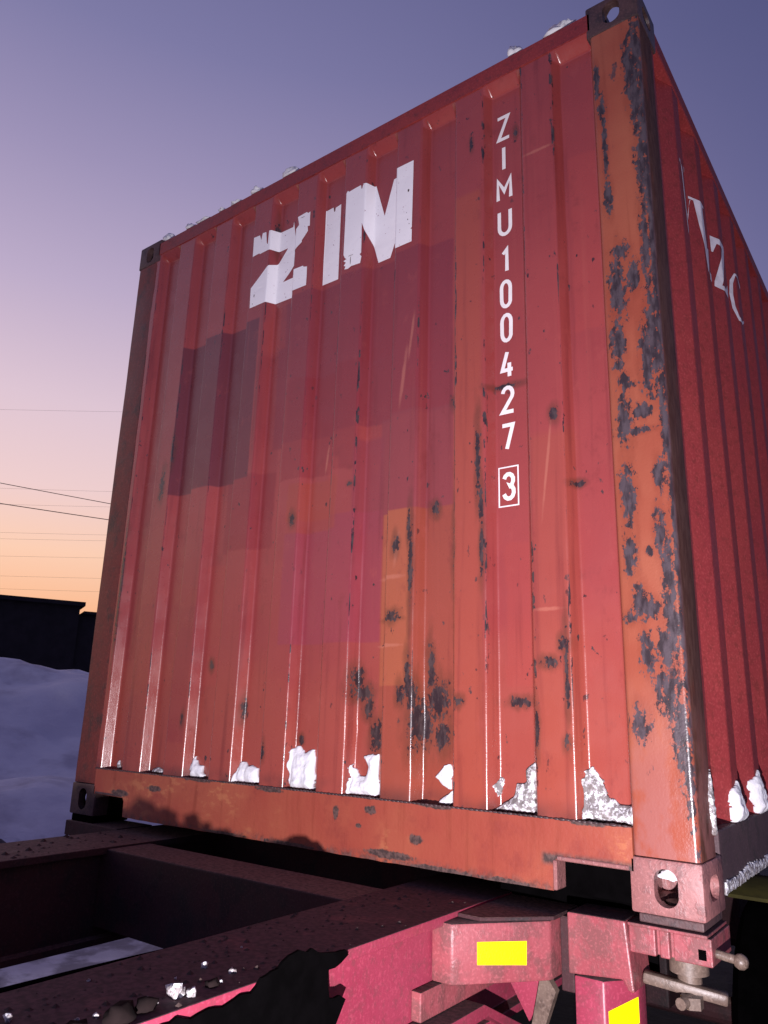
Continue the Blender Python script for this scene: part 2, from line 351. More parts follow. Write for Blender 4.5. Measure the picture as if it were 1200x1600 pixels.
M_NUM = plain('white_number_paint', (.86, .83, .83), .4, 0, .04)
M_SIDEW = plain('white_side_lettering', (.70, .66, .70), .5, 0, .12, 30)
M_TAPE = plain('yellow_reflective_tape', (.95, .86, .0), .35, 0, .03, 60, .3)
M_SNOW = snowmat('clean_snow', .12)
M_SNOWD = snowmat('dirty_snow', .75)
M_WIRE = plain('black_wire', (.012, .011, .013), .6)
M_WOOD = plain('pole_wood', (.06, .045, .035), .8, 0, .3, 8)
M_BLD = plain('dark_building_cladding', (.010, .008, .011), .9, 0, .3, 2)
M_OLIVE = plain('olive_yellow_plastic', (.075, .066, .012), .8, 0, .3, 8)

# ------------------------------------------------------------------ corrugated profiles
def fillet(pts, r=.0055, n=4):
    out = [pts[0]]
    for i in range(1, len(pts)-1):
        a, b, c = Vector(pts[i-1]), Vector(pts[i]), Vector(pts[i+1])
        if abs((a-b).normalized().dot((c-b).normalized())+1) < 1e-4:
            out.append(tuple(b)); continue
        ra = min(r, (a-b).length*.45); rc = min(r, (c-b).length*.45)
        p = b+(a-b).normalized()*ra; q = b+(c-b).normalized()*rc
        pe = b+(a-b).normalized()*min(ra*1.25, (a-b).length*.48); qe = b+(c-b).normalized()*min(rc*1.25, (c-b).length*.48)
        out.append(tuple(pe))
        for k in range(n+1):
            t = k/n; out.append(tuple(p*(1-t)**2+b*2*t*(1-t)+q*t*t))
        out.append(tuple(qe))
    out.append(pts[-1]); return out
X0, PIT, DEP, OUT = .168, .248, .038, .004
fp = [(.13, OUT)]
for k in range(9):
    a = X0+PIT*k
    fp += [(a, OUT), (a+.02, OUT+DEP), (a+.123, OUT+DEP), (a+.143, OUT)]
fp.append((2.31, OUT))
FRONT = fillet(fp)
SOUT = 2.430
sp = [(.12, 0.)]
k = 0
while .17+.278*k+.206 < 5.9:
    a = .17+.278*k; sp += [(a, 0.), (a+.068, .036), (a+.138, .036), (a+.206, 0.)]; k += 1
sp.append((5.96, 0.))
SIDE = fillet(sp)
def interp(P, t):
    xs = interp.c.setdefault(id(P), [p[0] for p in P])
    i = min(max(bisect_right(xs, t)-1, 0), len(P)-2)
    a, b = P[i], P[i+1]
    f = 0 if b[0] == a[0] else (t-a[0])/(b[0]-a[0])
    return a[1]+(b[1]-a[1])*min(max(f, 0), 1)
interp.c = {}
DENTS = [(1.68, .42, .05, .09, .010), (1.45, .50, .05, .08, .008), (2.24, .9, .06, .3, -.003), (1.42, .36, .03, .06, .006), (1.95, .32, .03, .05, .004), (1.57, .65, .06, .05, .004), (.95, .30, .05, .08, -.003), (1.67, .24, .04, .05, .006)]
def fdisp(x, z):
    d = .0016*noise.noise((x*5, z*1.6, 3.3))+.0006*noise.noise((x*20, z*9, 1.2))+.0007*noise.noise((x*14, z*13, 7.))+.0004*noise.noise((x*50, z*55, 4.))
    for (a, b, rx, rz, h) in DENTS:
        q = ((x-a)/rx)**2+((z-b)/rz)**2
        if q < 4: d += h*math.exp(-q*1.5)*(.6+.8*noise.noise((x*18, z*12, 8.)))
    return d*min(1, max(0, (z-.178)/.04))
def sdisp(y, z): return .0015*noise.noise((y*4, z*1.5, 9.1))
def fsurf(x, z, off=0):
    t = min(1, max(0, (2.500-z)/.030)) if .17 < x < 2.283 else 1     # folds run out in slanting caps under the header
    return (x, OUT+(interp(FRONT, x)-OUT)*t+fdisp(x, z)-off, z)
def ssurf(y, z, off=0): return (SOUT-interp(SIDE, y)-sdisp(y, z)+off, y, z)
def sheet(P, zs, f, flip=False):
    vs, fs = [], []
    for p in P:
        for z in zs: vs.append(f(p[0], z))
    n = len(zs)
    for i in range(len(P)-1):
        for j in range(n-1):
            q = (i*n+j, (i+1)*n+j, (i+1)*n+j+1, i*n+j+1)
            fs.append(q[::-1] if flip else q)
    return vs, fs
def conform(poly, P, f, off, zs=()):
    """2D outline -> mesh lying on the corrugated sheet, cut at each fold"""
    bm = new()
    polys = poly if isinstance(poly[0][0], (tuple, list)) else [poly]
    for pl in polys:
        vv = [bm.verts.new((p[0], 0, p[1])) for p in pl]
        bm.faces.new(vv)
    bm.normal_update()
    bmesh.ops.triangulate(bm, faces=bm.faces[:], ngon_method='EAR_CLIP')
    xs = [v.co.x for v in bm.verts]; lo, hi = min(xs), max(xs)
    for p in P:
        if lo+1e-4 < p[0] < hi-1e-4:
            bmesh.ops.bisect_plane(bm, geom=bm.verts[:]+bm.edges[:]+bm.faces[:], plane_co=(p[0], 0, 0), plane_no=(1, 0, 0), dist=1e-6)
    for z in zs:
        bmesh.ops.bisect_plane(bm, geom=bm.verts[:]+bm.edges[:]+bm.faces[:], plane_co=(0, 0, z), plane_no=(0, 0, 1), dist=1e-6)
    for v in bm.verts: v.co = f(v.co.x, v.co.z, off)
    return bm
def ribbon(pts, w, closed=False):
    """stroke -> list of quads with mitred joints"""
    P = [Vector(p) for p in pts]; n = len(P); L, Rr = [], []
    for i in range(n):
        a = P[i-1] if (i > 0 or closed) else None; c = P[(i+1) % n] if (i < n-1 or closed) else None
        d1 = (P[i]-a).normalized() if a is not None else None; d2 = (c-P[i]).normalized() if c is not None else None
        if d1 is None: d1 = d2
        if d2 is None: d2 = d1
        n1 = Vector((-d1.y, d1.x)); n2 = Vector((-d2.y, d2.x)); t = n1+n2
        t = n1 if t.length < 1e-5 else t.normalized()
        k = min(1/max(t.dot(n1), .2), 2.3)
        L.append(P[i]+t*k*w/2); Rr.append(P[i]-t*k*w/2)
    q = []
    for i in range(n if closed else n-1):
        j = (i+1) % n
        q.append([tuple(L[i]), tuple(L[j]), tuple(Rr[j]), tuple(Rr[i])])
    return q

# ------------------------------------------------------------------ the container
W, Lg, H = 2.438, 6.058, 2.591
cont = thing('shipping_container', 'rust-stained red twenty-foot steel shipping container lettered ZIM, standing on a trailer chassis', 'container')
zs = [.172+(2.465-.172)*i/70 for i in range(71)]+[2.470, 2.475, 2.498, 2.503, 2.51]
fw = obj('front_wall', sheet(FRONT, zs, fsurf), M_WALL, cont, True)
zs2 = [.16+(2.52-.16)*i/24 for i in range(25)]
sw = obj('side_wall', sheet(SIDE, zs2, ssurf), M_SIDE, cont, True)
obj('side_wall', sheet(SIDE, [.16, 1.3, 2.52], lambda y, z, o=0: (W-SOUT+interp(SIDE, y), y, z), True), M_SIDE, cont, True)
# header
bm = prism(new(), [(0.0, 2.503), (.0, 2.566), (.012, 2.578), (.07, 2.578), (.07, 2.503)], 'x', .150, 2.288)
obj('top_header', bm, M_HEAD, cont)
# bottom sill with its recesses beside the castings
n1 = lambda x, s: .004*noise.noise((x*22, s, .5))
sill = [(.152, .178), (.152, .085), (.342, .084), (.350, .072), (.352, .018)]
for i in range(1, 70):
    x = .352+(2.086-.352)*i/70; b = .016+n1(x, 1)*.5
    sill.append((x, b))
sill += [(2.088, .016), (2.090, .072), (2.098, .085), (2.286, .085), (2.286, .178)]
bm = prism(new(), sill, 'y', 0.0, .060)
obj('bottom_sill', bm, M_SILL, cont, 30)
bm = new()   # returned lip round the recess
box(bm, 2.0885, 2.0985, -.004, .05, .018, .085, .002, 1); box(bm, 2.0990, 2.2755, -.004, .05, .0855, .0955, .002, 1)
obj('recess_lip', bm, M_CAST, cont)
bm = new(); box(bm, .164, .340, -.003, .05, .0855, .0935, .002, 1)
obj('recess_lip', bm, M_CASTD, cont)
for a, b in ((2.05, 2.288), (.150, .39)): obj('recess_shade_box', box(new(), a, b, .065, .17, .003, .118), M_BLACK, cont)  # black boxes added so the sill recesses read as deep shade
# weld bead between wall and sill
bm = new()
for i in range(150):
    x = .152+i*(2.284-.152)/150
    r = .0045+.002*noise.noise((x*40, 1, 1))
    bmesh.ops.create_icosphere(bm, subdivisions=1, radius=max(.002, r), matrix=Matrix.Translation((x, .002+.001*noise.noise((x*30, 0, 0)), .179)) @ Matrix.Diagonal((2.4, 1, .8, 1)))
obj('weld_bead', bm, M_CASTD, cont, True)
# corner posts
def post(xs0, xs1, y0, y1, mat, z0=.120, z1=2.472):
    bm = box(new(), xs0, xs1, y0, y1, z0, z1)
    es = [e for e in bm.edges if abs(e.verts[0].co.z-e.verts[1].co.z) > .1]
    bmesh.ops.bevel(bm, geom=es, offset=.013, segments=5, affect='EDGES', profile=.5)
    for k in range(1, 60):
        bmesh.ops.bisect_plane(bm, geom=bm.verts[:]+bm.edges[:]+bm.faces[:], plane_co=(0, 0, z0+(z1-z0)*k/60), plane_no=(0, 0, 1))
    for v in bm.verts:
        if z0+.01 < v.co.z < z1-.01:
            v.co.y += .0022*noise.noise((v.co.x*6, v.co.z*3.5, 2)); v.co.x += .0016*noise.noise((v.co.y*6, v.co.z*3, 5))
    return obj('corner_post', bm, mat, cont, 40)
post(2.285, 2.4355, .0025, .142, M_POST)
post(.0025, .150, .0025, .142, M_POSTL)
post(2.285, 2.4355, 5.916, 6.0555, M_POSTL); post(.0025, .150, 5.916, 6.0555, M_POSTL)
# castings, hollow with oval holes in the three outer faces
def oval(axis, c, a, b, depth):
    bm = new(); pts = []
    n = 10; r = min(a, b)/2
    for s, (cx, cy) in enumerate((((a/2-r), (b/2-r)), (-(a/2-r), (b/2-r)), (-(a/2-r), -(b/2-r)), ((a/2-r), -(b/2-r)))):
        for i in range(n):
            t = math.pi/2*(s+i/n+.0001); p = (cx+r*math.cos(t), cy+r*math.sin(t))
            if not pts or (Vector(p)-Vector(pts[-1])).length > 1e-4: pts.append(p)
    u, v = {'x': (1, 2), 'y': (0, 2), 'z': (0, 1)}[axis]
    prism(bm, [(c[u]+p[0], c[v]+p[1]) for p in pts], axis, depth[0], depth[1])
    return bm
def casting(sx, sy, sz, mat):
    w, l, h = .162, .178, .118
    x0 = 0 if sx < 0 else W-w; y0 = 0 if sy < 0 else Lg-l; z0 = 0 if sz < 0 else H-h
    base = obj('corner_casting', box(new(), x0, x0+w, y0, y0+l, z0, z0+h, .006, 2), mat, cont, 40)
    t = .026; cut = []
    bm = box(new(), x0+t, x0+w-t, y0+t, y0+l-t, z0+t, z0+h-t); cut.append(bm)
    ox = x0-.02 if sx < 0 else x0+w-t-.01; oy = y0-.02 if sy < 0 else y0+l-t-.01; oz = z0-.02 if sz < 0 else z0+h-t-.01
    cx, cy, cz = x0+w/2, y0+l/2, z0+h/2
    cut.append(oval('y', (cx-.004*sx*0+(0.0), 0, cz), .053, .080, (oy, oy+t+.03)))
    cut.append(oval('x', (0, cy, cz), .080, .053, (ox, ox+t+.03)))
    cut.append(oval('z', (cx, cy, 0), .064, .122, (oz, oz+t+.03)))
    tmp = []
    for b in cut:
        c = obj('cutter', b, None); tmp.append(c)
        md = base.modifiers.new('b', 'BOOLEAN'); md.operation = 'DIFFERENCE'; md.solver = 'EXACT'; md.object = c
    bpy.context.view_layer.update()
    me = bpy.data.meshes.new_from_object(base.evaluated_get(bpy.context.evaluated_depsgraph_get()))
    base.modifiers.clear(); base.data = me
    me.materials.clear(); me.materials.append(mat)
    for c in tmp: bpy.data.objects.remove(c)
    return base
for sx in (-1, 1):
    for sy in (-1, 1):
        for sz in (-1, 1):
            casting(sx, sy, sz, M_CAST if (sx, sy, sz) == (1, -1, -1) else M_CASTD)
# rails, roof, floor, rear
for x0, x1 in ((2.404, 2.4335), (.0045, .034)):
    obj('bottom_side_rail', prism(new(), [(x0, .030), (x1, .030), (x1, .170), (x0, .170)], 'y', .1785, 5.8795, .004), M_RAIL_D, cont)
    obj('top_side_rail', prism(new(), [(x0-.01, 2.512), (x1, 2.512), (x1, 2.578), (x0-.01, 2.578)], 'y', .1785, 5.8795, .008), M_SIDE, cont)
rv, rf = [], []
for i in range(60):
    for x in (.03, 1.2, 2.41): rv.append((x, .071+i*.0985, 2.574+(.012 if i % 2 else -.006)+(.004 if x == 1.2 else 0)))
for i in range(59):
    for j in range(2): rf.append((i*3+j, i*3+j+1, i*3+j+4, i*3+j+3))
obj('roof_panel', (rv, rf), M_SIDE, cont)
obj('floor', box(new(), .035, 2.403, .061, 5.99, .120, .150), M_WOOD, cont)
for x0, x1 in ((.152, 1.217), (1.221, 2.286)):
    d = obj('door', box(new(), x0, x1, 5.985, 6.03, .16, 2.49, .006), M_SIDE, cont)
    for q in (.25, .75):
        xx = x0+(x1-x0)*q; obj('lock_rod', cyl(new(), (xx, 6.046, .10), (xx, 6.046, 2.5), .014), M_STEEL, d)
for i in range(14):
    y = .35+i*.41; obj('floor_crossmember', box(new(), .036, 2.402, y, y+.045, .022, .118), M_CHD, cont)
obj('rear_sill', box(new(), .164, 2.274, 5.99, 6.05, .016, .155, .004), M_HEAD, cont)

# lettering ------------------------------------------------------------
zc = [1.98+i*.02 for i in range(21)]
Zp = [(.820,2.005),(.818,2.098),(.905,2.168),(.929,2.184),(.980,2.247),(.928,2.246),(.898,2.247),(.856,2.245),(.852,2.250),(.814,2.247),(.813,2.339),(.849,2.337),(.858,2.310),(.865,2.341),(.886,2.338),(.893,2.283),(.899,2.276),(.902,2.338),(.925,2.338),(1.002,2.338),(1.005,2.362),(1.010,2.335),(1.018,2.291),(1.040,2.280),(1.060,2.286),(1.071,2.300),(1.063,2.337),(1.110,2.341),(1.118,2.333),(1.129,2.336),(1.130,2.270),(1.119,2.273),(1.122,2.250),(1.091,2.218),(1.093,2.212),(1.074,2.201),(1.045,2.180),(1.004,2.130),(.965,2.095),(1.004,2.096),(1.030,2.096),(1.046,2.080),(1.056,2.076),(1.058,2.100),(1.107,2.099),(1.111,2.093),(1.129,2.088),(1.130,2.006)]
Ip = [(1.180,2.338),(1.218,2.339),(1.222,2.318),(1.227,2.318),(1.229,2.333),(1.257,2.338),(1.260,2.005),(1.182,2.005)]
Mp = [(1.315,2.336),(1.322,2.345),(1.328,2.337),(1.385,2.342),(1.389,2.323),(1.392,2.324),(1.396,2.343),(1.412,2.342),(1.425,2.338),(1.430,2.341),(1.473,2.194),(1.512,2.335),(1.545,2.338),(1.625,2.339),(1.624,2.062),(1.618,2.058),(1.624,2.054),(1.624,2.005),(1.546,2.005),(1.545,2.150),(1.540,2.160),(1.538,2.100),(1.504,2.006),(1.451,2.005),(1.431,2.073),(1.397,2.173),(1.399,2.046),(1.392,2.042),(1.401,2.030),(1.396,2.004),(1.354,2.006),(1.340,2.000),(1.322,2.003),(1.327,2.014),(1.318,2.020),(1.328,2.030),(1.316,2.040),(1.330,2.044),(1.322,2.052),(1.315,2.066)]
for nm, p in (('letter', Zp), ('letter', Ip), ('letter', Mp)):
    obj(nm, conform(p, FRONT, fsurf, .0016, zc), M_WHITE, fw)
# chips where the film has come away, dark rust showing
for (x, z, rx, rz) in ((.842, 2.055, .003, .008), (1.606, 2.22, .004, .007), (1.606, 2.10, .002, .003), (1.600, 2.13, .0015, .002), (1.350, 2.03, .0016, .018), (.835, 2.02, .0015, .004), (1.612, 2.08, .002, .002), (1.225, 2.325, .0022, .010), (1.090, 2.325, .012, .0012), (1.35, 2.052, .014, .0012)):
    p = [(x+rx*math.cos(t*.785)*(.7+.5*random.random()), z+rz*math.sin(t*.785)*(.7+.5*random.random())) for t in range(8)]
    obj('film_chip', conform(p, FRONT, fsurf, .0024), M_CASTD, fw)
def arc(cx, cy, rx, ry, a, b, n=8): return [(cx+rx*math.cos(math.radians(a+(b-a)*i/n)), cy+ry*math.sin(math.radians(a+(b-a)*i/n))) for i in range(n+1)]
GL = {'Z': ([[(0, 1), (.93, 1), (.07, 0), (1, 0)]], 1.05), 'I': ([[(.5, 1), (.5, 0)]], 1.), 'M': ([[(0, 0), (0, .96), (.5, .38), (1, .96), (1, 0)]], 1.12),
      'U': ([[(0, 1)]+arc(.5, .27, .5, .30, 180, 360)+[(1, 1)]], 1.), '1': ([[(.28, .80), (.62, .98), (.62, 0)]], 1.),
      '0': ([arc(.5, .72, .42, .29, 0, 180)+arc(.5, .28, .42, .29, 180, 360)], .95), '4': ([[(.52, 1.04), (.08, .27), (.98, .27)], [(.70, .56), (.70, -.02)]], 1.),
      '2': ([arc(.5, .74, .42, .27, 170, -30)+[(.06, 0), (.98, 0)]], 1.), '7': ([[(.02, .99), (.9, .99), (.38, 0)]], 1.),
      '3': ([arc(.48, .755, .40, .25, 165, -75)+arc(.48, .26, .44, .28, 80, -165)], .95)}
NUM = [('Z', 2.332, .0995), ('I', 2.211, .098), ('M', 2.093, .090), ('U', 1.966, .096), ('1', 1.826, .092), ('0', 1.705, .099), ('0', 1.587, .099), ('4', 1.461, .090), ('2', 1.345, .091), ('7', 1.226, .088), ('3', 1.072, .086)]
for ch, zcen, hh in NUM:
    strokes, wf = GL[ch]; cw, sw_ = .052*wf, .0125; hh -= sw_
    for i, s in enumerate(strokes):
        pts = [(1.9635+(p[0]-.5)*(cw-sw_), zcen+(p[1]-.5)*hh) for p in s]
        cl = ch == '0'
        q = ribbon(pts[:-1] if cl else pts, sw_, cl)
        obj('digit' if ch.isdigit() else 'letter', conform(q, FRONT, fsurf, .0014+.0006*i), M_NUM, fw)
bx = [(1.9315, 1.012), (1.9935, 1.012), (1.9935, 1.131), (1.9315, 1.131)]
obj('digit_frame', conform(ribbon(bx, .0042, True), FRONT, fsurf, .0014), M_NUM, fw)
# address on the flank: what shows of its tall serif letters between the folds
sd = lambda p: conform(p, SIDE, ssurf, .0016, [1.96+.03*i for i in range(10)])
W_ = [[(.400, 2.232), (.40, 2.222), (.418, 2.216), (.432, 1.975), (.428, 1.965), (.424, 1.99), (.405, 2.215), (.39, 2.222), (.39, 2.232)][::-1], [(.600, 2.232), (.690, 2.232), (.690, 2.222), (.672, 2.216), (.690, 2.06), (.705, 2.06), (.69, 1.96), (.676, 1.96), (.640, 2.12), (.622, 2.222), (.600, 2.222)], [(.44, 2.232), (.53, 2.232), (.53, 2.222), (.515, 2.216), (.57, 2.05), (.605, 2.215), (.61, 2.222), (.60, 2.19), (.568, 1.965), (.555, 1.965), (.465, 2.216), (.44, 2.222)]]
obj('letter', sd(W_), M_SIDEW, sw)
obj('full_stop', sd([(.696, 1.966), (.716, 1.966), (.718, 1.936), (.698, 1.936)]), M_SIDEW, sw)
Z_ = [(.884, 2.235), (.990, 2.235), (.992, 2.215), (.922, 2.030), (.960, 2.030), (.985, 2.060), (.992, 2.060), (.985, 2.005), (.884, 2.015), (.886, 2.035), (.952, 2.205), (.915, 2.210), (.892, 2.165), (.884, 2.165)]
obj('letter', sd(Z_), M_SIDEW, sw)
C_ = [(1.270, 2.20), (1.235, 2.232), (1.20, 2.232), (1.172, 2.19), (1.163, 2.125), (1.172, 2.06), (1.20, 2.012), (1.235, 2.008), (1.270, 2.03), (1.270, 2.042), (1.235, 2.022), (1.205, 2.03), (1.188, 2.075), (1.183, 2.125), (1.188, 2.18), (1.205, 2.222), (1.235, 2.222), (1.262, 2.185)]
obj('letter', sd(C_), M_SIDEW, sw)

# ------------------------------------------------------------------ snow caught on the container
def pin(p, poly):
    x, z = p; c = False; n = len(poly)
    for i in range(n):
        a, b = poly[i], poly[(i+1) % n]
        if (a[1] > z) != (b[1] > z) and x < (b[0]-a[0])*(z-a[1])/(b[1]-a[1])+a[0]: c = not c
    return c
def pdist(p, poly):
    best = 9
    for i in range(len(poly)):
        a = Vector(poly[i]); b = Vector(poly[(i+1) % len(poly)]); q = Vector(p); d = b-a
        t = max(0, min(1, (q-a).dot(d)/max(d.dot(d), 1e-9))); best = min(best, (q-a-d*t).length)
    return best
def snow_patch(name, label, poly, surf, depth, mat, floor, group=None, step=.0042, parent=None):
    """a heap wedged against the sheet: thick at its foot, thin and ragged at its rim"""
    x0, x1 = min(p[0] for p in poly)-.01, max(p[0] for p in poly)+.01; z0, z1 = min(p[1] for p in poly)-.005, max(p[1] for p in poly)+.012
    nx = int((x1-x0)/step)+1; nz = int((z1-z0)/step)+1
    V, F, idx = [], [], {}
    def inside(x, z):
        w = .007*noise.noise((x*60, z*60, 1.7))+.004*noise.noise((x*140, z*140, 5))
        return pin((x+w, z+w*.8), poly)
    def vert(i, j, back):
        k = (i, j, back)
        if k in idx: return idx[k]
        x, z = pos[(i, j)]
        if back: p = surf(x, z, -.004)
        else:
            e = pdist((x, z), poly); e = min(1, e/.020) if pin((x, z), poly) else 0
            e = math.sqrt(e); foot = 1-min(1, max(0, (z-floor)/max(.02, z1-floor)))
            t = .003+depth*(.30+.70*foot)*e*(1+.35*noise.noise((x*28, z*28, 3)))+.004*noise.noise((x*75, z*75, 6))*e
            p = surf(x, z, max(.002, t))
        idx[k] = len(V); V.append(p); return idx[k]
    cells = {(i, j) for i in range(nx) for j in range(nz) if inside(x0+(i+.5)*step, z0+(j+.5)*step)}
    nodes = {(i+a, j+b) for (i, j) in cells for a in (0, 1) for b in (0, 1)}
    pos = {k: (x0+k[0]*step, z0+k[1]*step) for k in nodes}
    for _ in range(3):
        q = {}
        for (i, j) in nodes:
            nb_ = [pos[k] for k in ((i-1, j), (i+1, j), (i, j-1), (i, j+1)) if k in nodes]
            q[(i, j)] = ((pos[(i, j)][0]+sum(p[0] for p in nb_))/(len(nb_)+1), (pos[(i, j)][1]+sum(p[1] for p in nb_))/(len(nb_)+1))
        pos = q
    for (i, j) in cells:
        F.append((vert(i, j, 0), vert(i+1, j, 0), vert(i+1, j+1, 0), vert(i, j+1, 0)))
        F.append((vert(i, j, 1), vert(i, j+1, 1), vert(i+1, j+1, 1), vert(i+1, j, 1)))
        for (di, dj, a, b) in ((-1, 0, (0, 1), (0, 0)), (1, 0, (1, 0), (1, 1)), (0, -1, (0, 0), (1, 0)), (0, 1, (1, 1), (0, 1))):
            if (i+di, j+dj) not in cells:
                F.append((vert(i+a[0], j+a[1], 0), vert(i+a[0], j+a[1], 1), vert(i+b[0], j+b[1], 1), vert(i+b[0], j+b[1], 0)))
    return tag(obj(name, (V, F), mat, None, True), label, 'snow', group)
G = 'snow caught in the folds of the front wall'
FL = .179
SP = [([(.235, FL), (.226, .196), (.238, .214), (.252, .205), (.256, FL)], 'speck of grey ice in the first fold beside the dark brown corner post', M_SNOWD, .012),
      ([(.455, FL), (.462, .197), (.490, .203), (.520, .198), (.530, FL)], 'low grey crust of ice in the second fold from the dark brown post', M_SNOWD, .02),
      ([(.684, FL), (.677, .211), (.682, .244), (.694, .254), (.711, .232), (.740, .222), (.757, FL)], 'small narrow white snow clump in the third fold from the dark brown post', M_SNOW, .024),
      ([(.915, FL), (.929, .244), (.940, .252), (.964, .243), (1.016, .233), (1.024, FL)], 'white snow wedge with a slanting top in the fourth fold from the dark brown post', M_SNOW, .026),
      ([(1.174, FL), (1.167, .252), (1.172, .301), (1.193, .312), (1.223, .292), (1.264, .306), (1.276, FL)], 'tallest clean white snow block, filling the fold left of the U-shaped snow', M_SNOW, .028),
      ([(1.415, FL), (1.420, .266), (1.430, .272), (1.450, .238), (1.475, .236), (1.482, .262), (1.458, .295), (1.520, .304), (1.526, FL)], 'U-shaped white snow patch with rust showing in its middle', M_SNOW, .026),
      ([(1.719, .250), (1.749, .284), (1.776, .293), (1.777, .219), (1.750, .226)], 'white triangular snow flake stuck to the rusty dented fold', M_SNOW, .016),
      ([(1.730, FL), (1.738, .194), (1.776, .218), (1.778, FL)], 'small wedge of snow on the sill under the dented rusty fold', M_SNOW, .022),
      ([(1.909, FL), (1.935, .200), (1.967, .219), (1.974, .253), (2.003, .255), (2.000, .288), (2.030, .311), (2.034, FL)], 'stepped grey-white snow heap at the foot of the fold below the number', M_SNOWD, .024),
      ([(1.912, .238), (1.925, .269), (1.938, .262), (1.934, .225), (1.920, .212)], 'thin grey snow smear beside the stepped heap below the number', M_SNOWD, .008),
      ([(2.160, FL), (2.163, .295), (2.181, .307), (2.206, .285), (2.221, .242), (2.248, .226), (2.290, .225), (2.290, FL)], 'large dirty snow heap in the fold against the rusty corner post', M_SNOWD, .026)]
for poly, lab, mt, dp in SP:
    snow_patch('snow_clump', lab, poly, fsurf, dp, mt, FL, G)
psurf = lambda y, z, off=0: (2.4355+off, y, z)
snow_patch('snow_clump', 'long thin tongue of grey snow on the flank of the rusty corner post', [(.118, .165), (.100, .245), (.125, .310), (.136, .26), (.130, .16)], psurf, .012, M_SNOWD, .16, 'snow on the container flank')
snow_patch('snow_clump', 'snow heap in the flank fold next to the rusty corner post', [(.36, .171), (.36, .25), (.42, .275), (.445, .22), (.50, .171)], ssurf, .02, M_SNOW, .171, 'snow on the container flank')
snow_patch('snow_clump', 'snow heap in the second flank fold behind the rusty corner post', [(.64, .171), (.62, .26), (.69, .29), (.72, .22), (.76, .171)], ssurf, .02, M_SNOW, .171, 'snow on the container flank')
snow_patch('snow_ridge', 'dirty snow crust along the lower edge of the flank rail behind the corner casting', [(.19, .028), (.20, .060), (.32, .055), (.45, .066), (.62, .056), (.80, .064), (1.0, .055), (1.3, .060), (1.3, .028)], lambda y, z, off=0: (2.4335+off, y, z), .006, M_SNOWD, .028, 'snow on the container flank')
def lump(name, label, loc, r, mat, group=None, cat='snow', sq=.7, seed=0, amp=.45, sub=3):
    bm = new(); bmesh.ops.create_icosphere(bm, subdivisions=sub, radius=1)
    for v in bm.verts:
        p = v.co.copy(); k = 1+amp*fbm(p.x*1.6+seed*3.1, p.y*1.6, p.z*1.6)+.12*noise.noise((p.x*6, p.y*6, p.z*6+seed))
        v.co = Vector((p.x*k*r[0], p.y*k*r[1], max(p.z, -.45)*k*r[2]))
    o = obj(name, bm, mat, None, True); o.location = loc
    return tag(o, label, cat, group)
for i, (x, rx, rz, lab) in enumerate(((.185, .020, .016, None), (.346, .016, .012, None), (.789, .020, .012, None), (.985, .030, .018, None), (.57, .012, .008, None), (.66, .02, .008, None), (.45, .03, .008, None))):
    lump('snow_lump', 'small snow lump on the roof edge above the ZIM lettering side', (x, .030, 2.579+rz*.75), (rx*1.5, .03, rz*1.7), M_SNOW, 'snow lumps on the roof edge', seed=i)
lump('snow_lump', 'snow lump on the roof edge directly above the vertical number', (2.02, .045, 2.592), (.028, .04, .034), M_SNOW, 'snow lumps on the roof edge', seed=11)
lump('snow_lump', 'largest jagged snow lump on the roof edge near the upper corner casting', (2.185, .05, 2.595), (.055, .04, .040), M_SNOW, 'snow lumps on the roof edge', seed=13, amp=.7)
lump('snow_lump', 'snow packed inside the lower corner casting hole', (2.352, .080, .077), (.036, .045, .017), M_SNOW, None, seed=4)

# ------------------------------------------------------------------ trailer chassis
ch = thing('trailer_chassis', 'dirty magenta-red steel container trailer chassis carrying the red container', 'trailer')
ZT = -.030
def rail(x0, x1, mat):
    # box-section rail with a flange top and bottom
    o = .035
    outl = [(x0, ZT), (x1, ZT), (x1, ZT-.022), (x1-o, ZT-.022), (x1-o, -.30), (x1, -.30), (x1, -.32), (x0, -.32), (x0, -.30), (x0+o, -.30), (x0+o, ZT-.022), (x0, ZT-.022)]
    bm = prism(new(), outl, 'y', -5.5, 6.0, .0025)
    return obj('main_rail', bm, mat, ch)
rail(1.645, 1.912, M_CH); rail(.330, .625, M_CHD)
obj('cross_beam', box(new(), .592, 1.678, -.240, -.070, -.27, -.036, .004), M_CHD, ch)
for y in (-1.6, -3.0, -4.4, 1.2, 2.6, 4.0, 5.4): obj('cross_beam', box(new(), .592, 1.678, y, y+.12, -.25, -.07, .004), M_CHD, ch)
# outrigger with tape
og = obj('outrigger', prism(new(), [(1.880, -.222), (1.935, -.222), (2.092, -.034), (2.092, .12), (1.880, .12)], 'z', -.170, -.043, .006), M_CH2, ch, 35)
A = Vector((1.935, -.222, 0)); Bv = Vector((2.092, -.034, 0)); nn = Vector(((Bv-A).y, -(Bv-A).x, 0)).normalized()
def tape(P, parent, nrm_, off=.0012):
    bm = new(); P = [Vector(p) for p in P]
    f = bm.faces.new([bm.verts.new(p+nrm_*off) for p in P]); r = bmesh.ops.extrude_face_region(bm, geom=[f])
    bmesh.ops.translate(bm, vec=-nrm_*.0008, verts=[v for v in r['geom'] if isinstance(v, bmesh.types.BMVert)])
    bmesh.ops.recalc_face_normals(bm, faces=bm.faces[:])
    return obj('reflective_tape', bm, M_TAPE, parent)
T = lambda t, z: A+(Bv-A)*t+Vector((0, 0, z))
tape([T(.25, -.129), T(.62, -.1325), T(.745, -.134), T(.75, -.084), T(.25, -.082)], og, nn)
obj('top_plate', prism(new(), [(1.9135, -.16), (1.975, -.16), (2.10, -.03), (2.10, .12), (1.9135, .12)], 'z', -.0425, -.034, .002), M_CHD, ch)
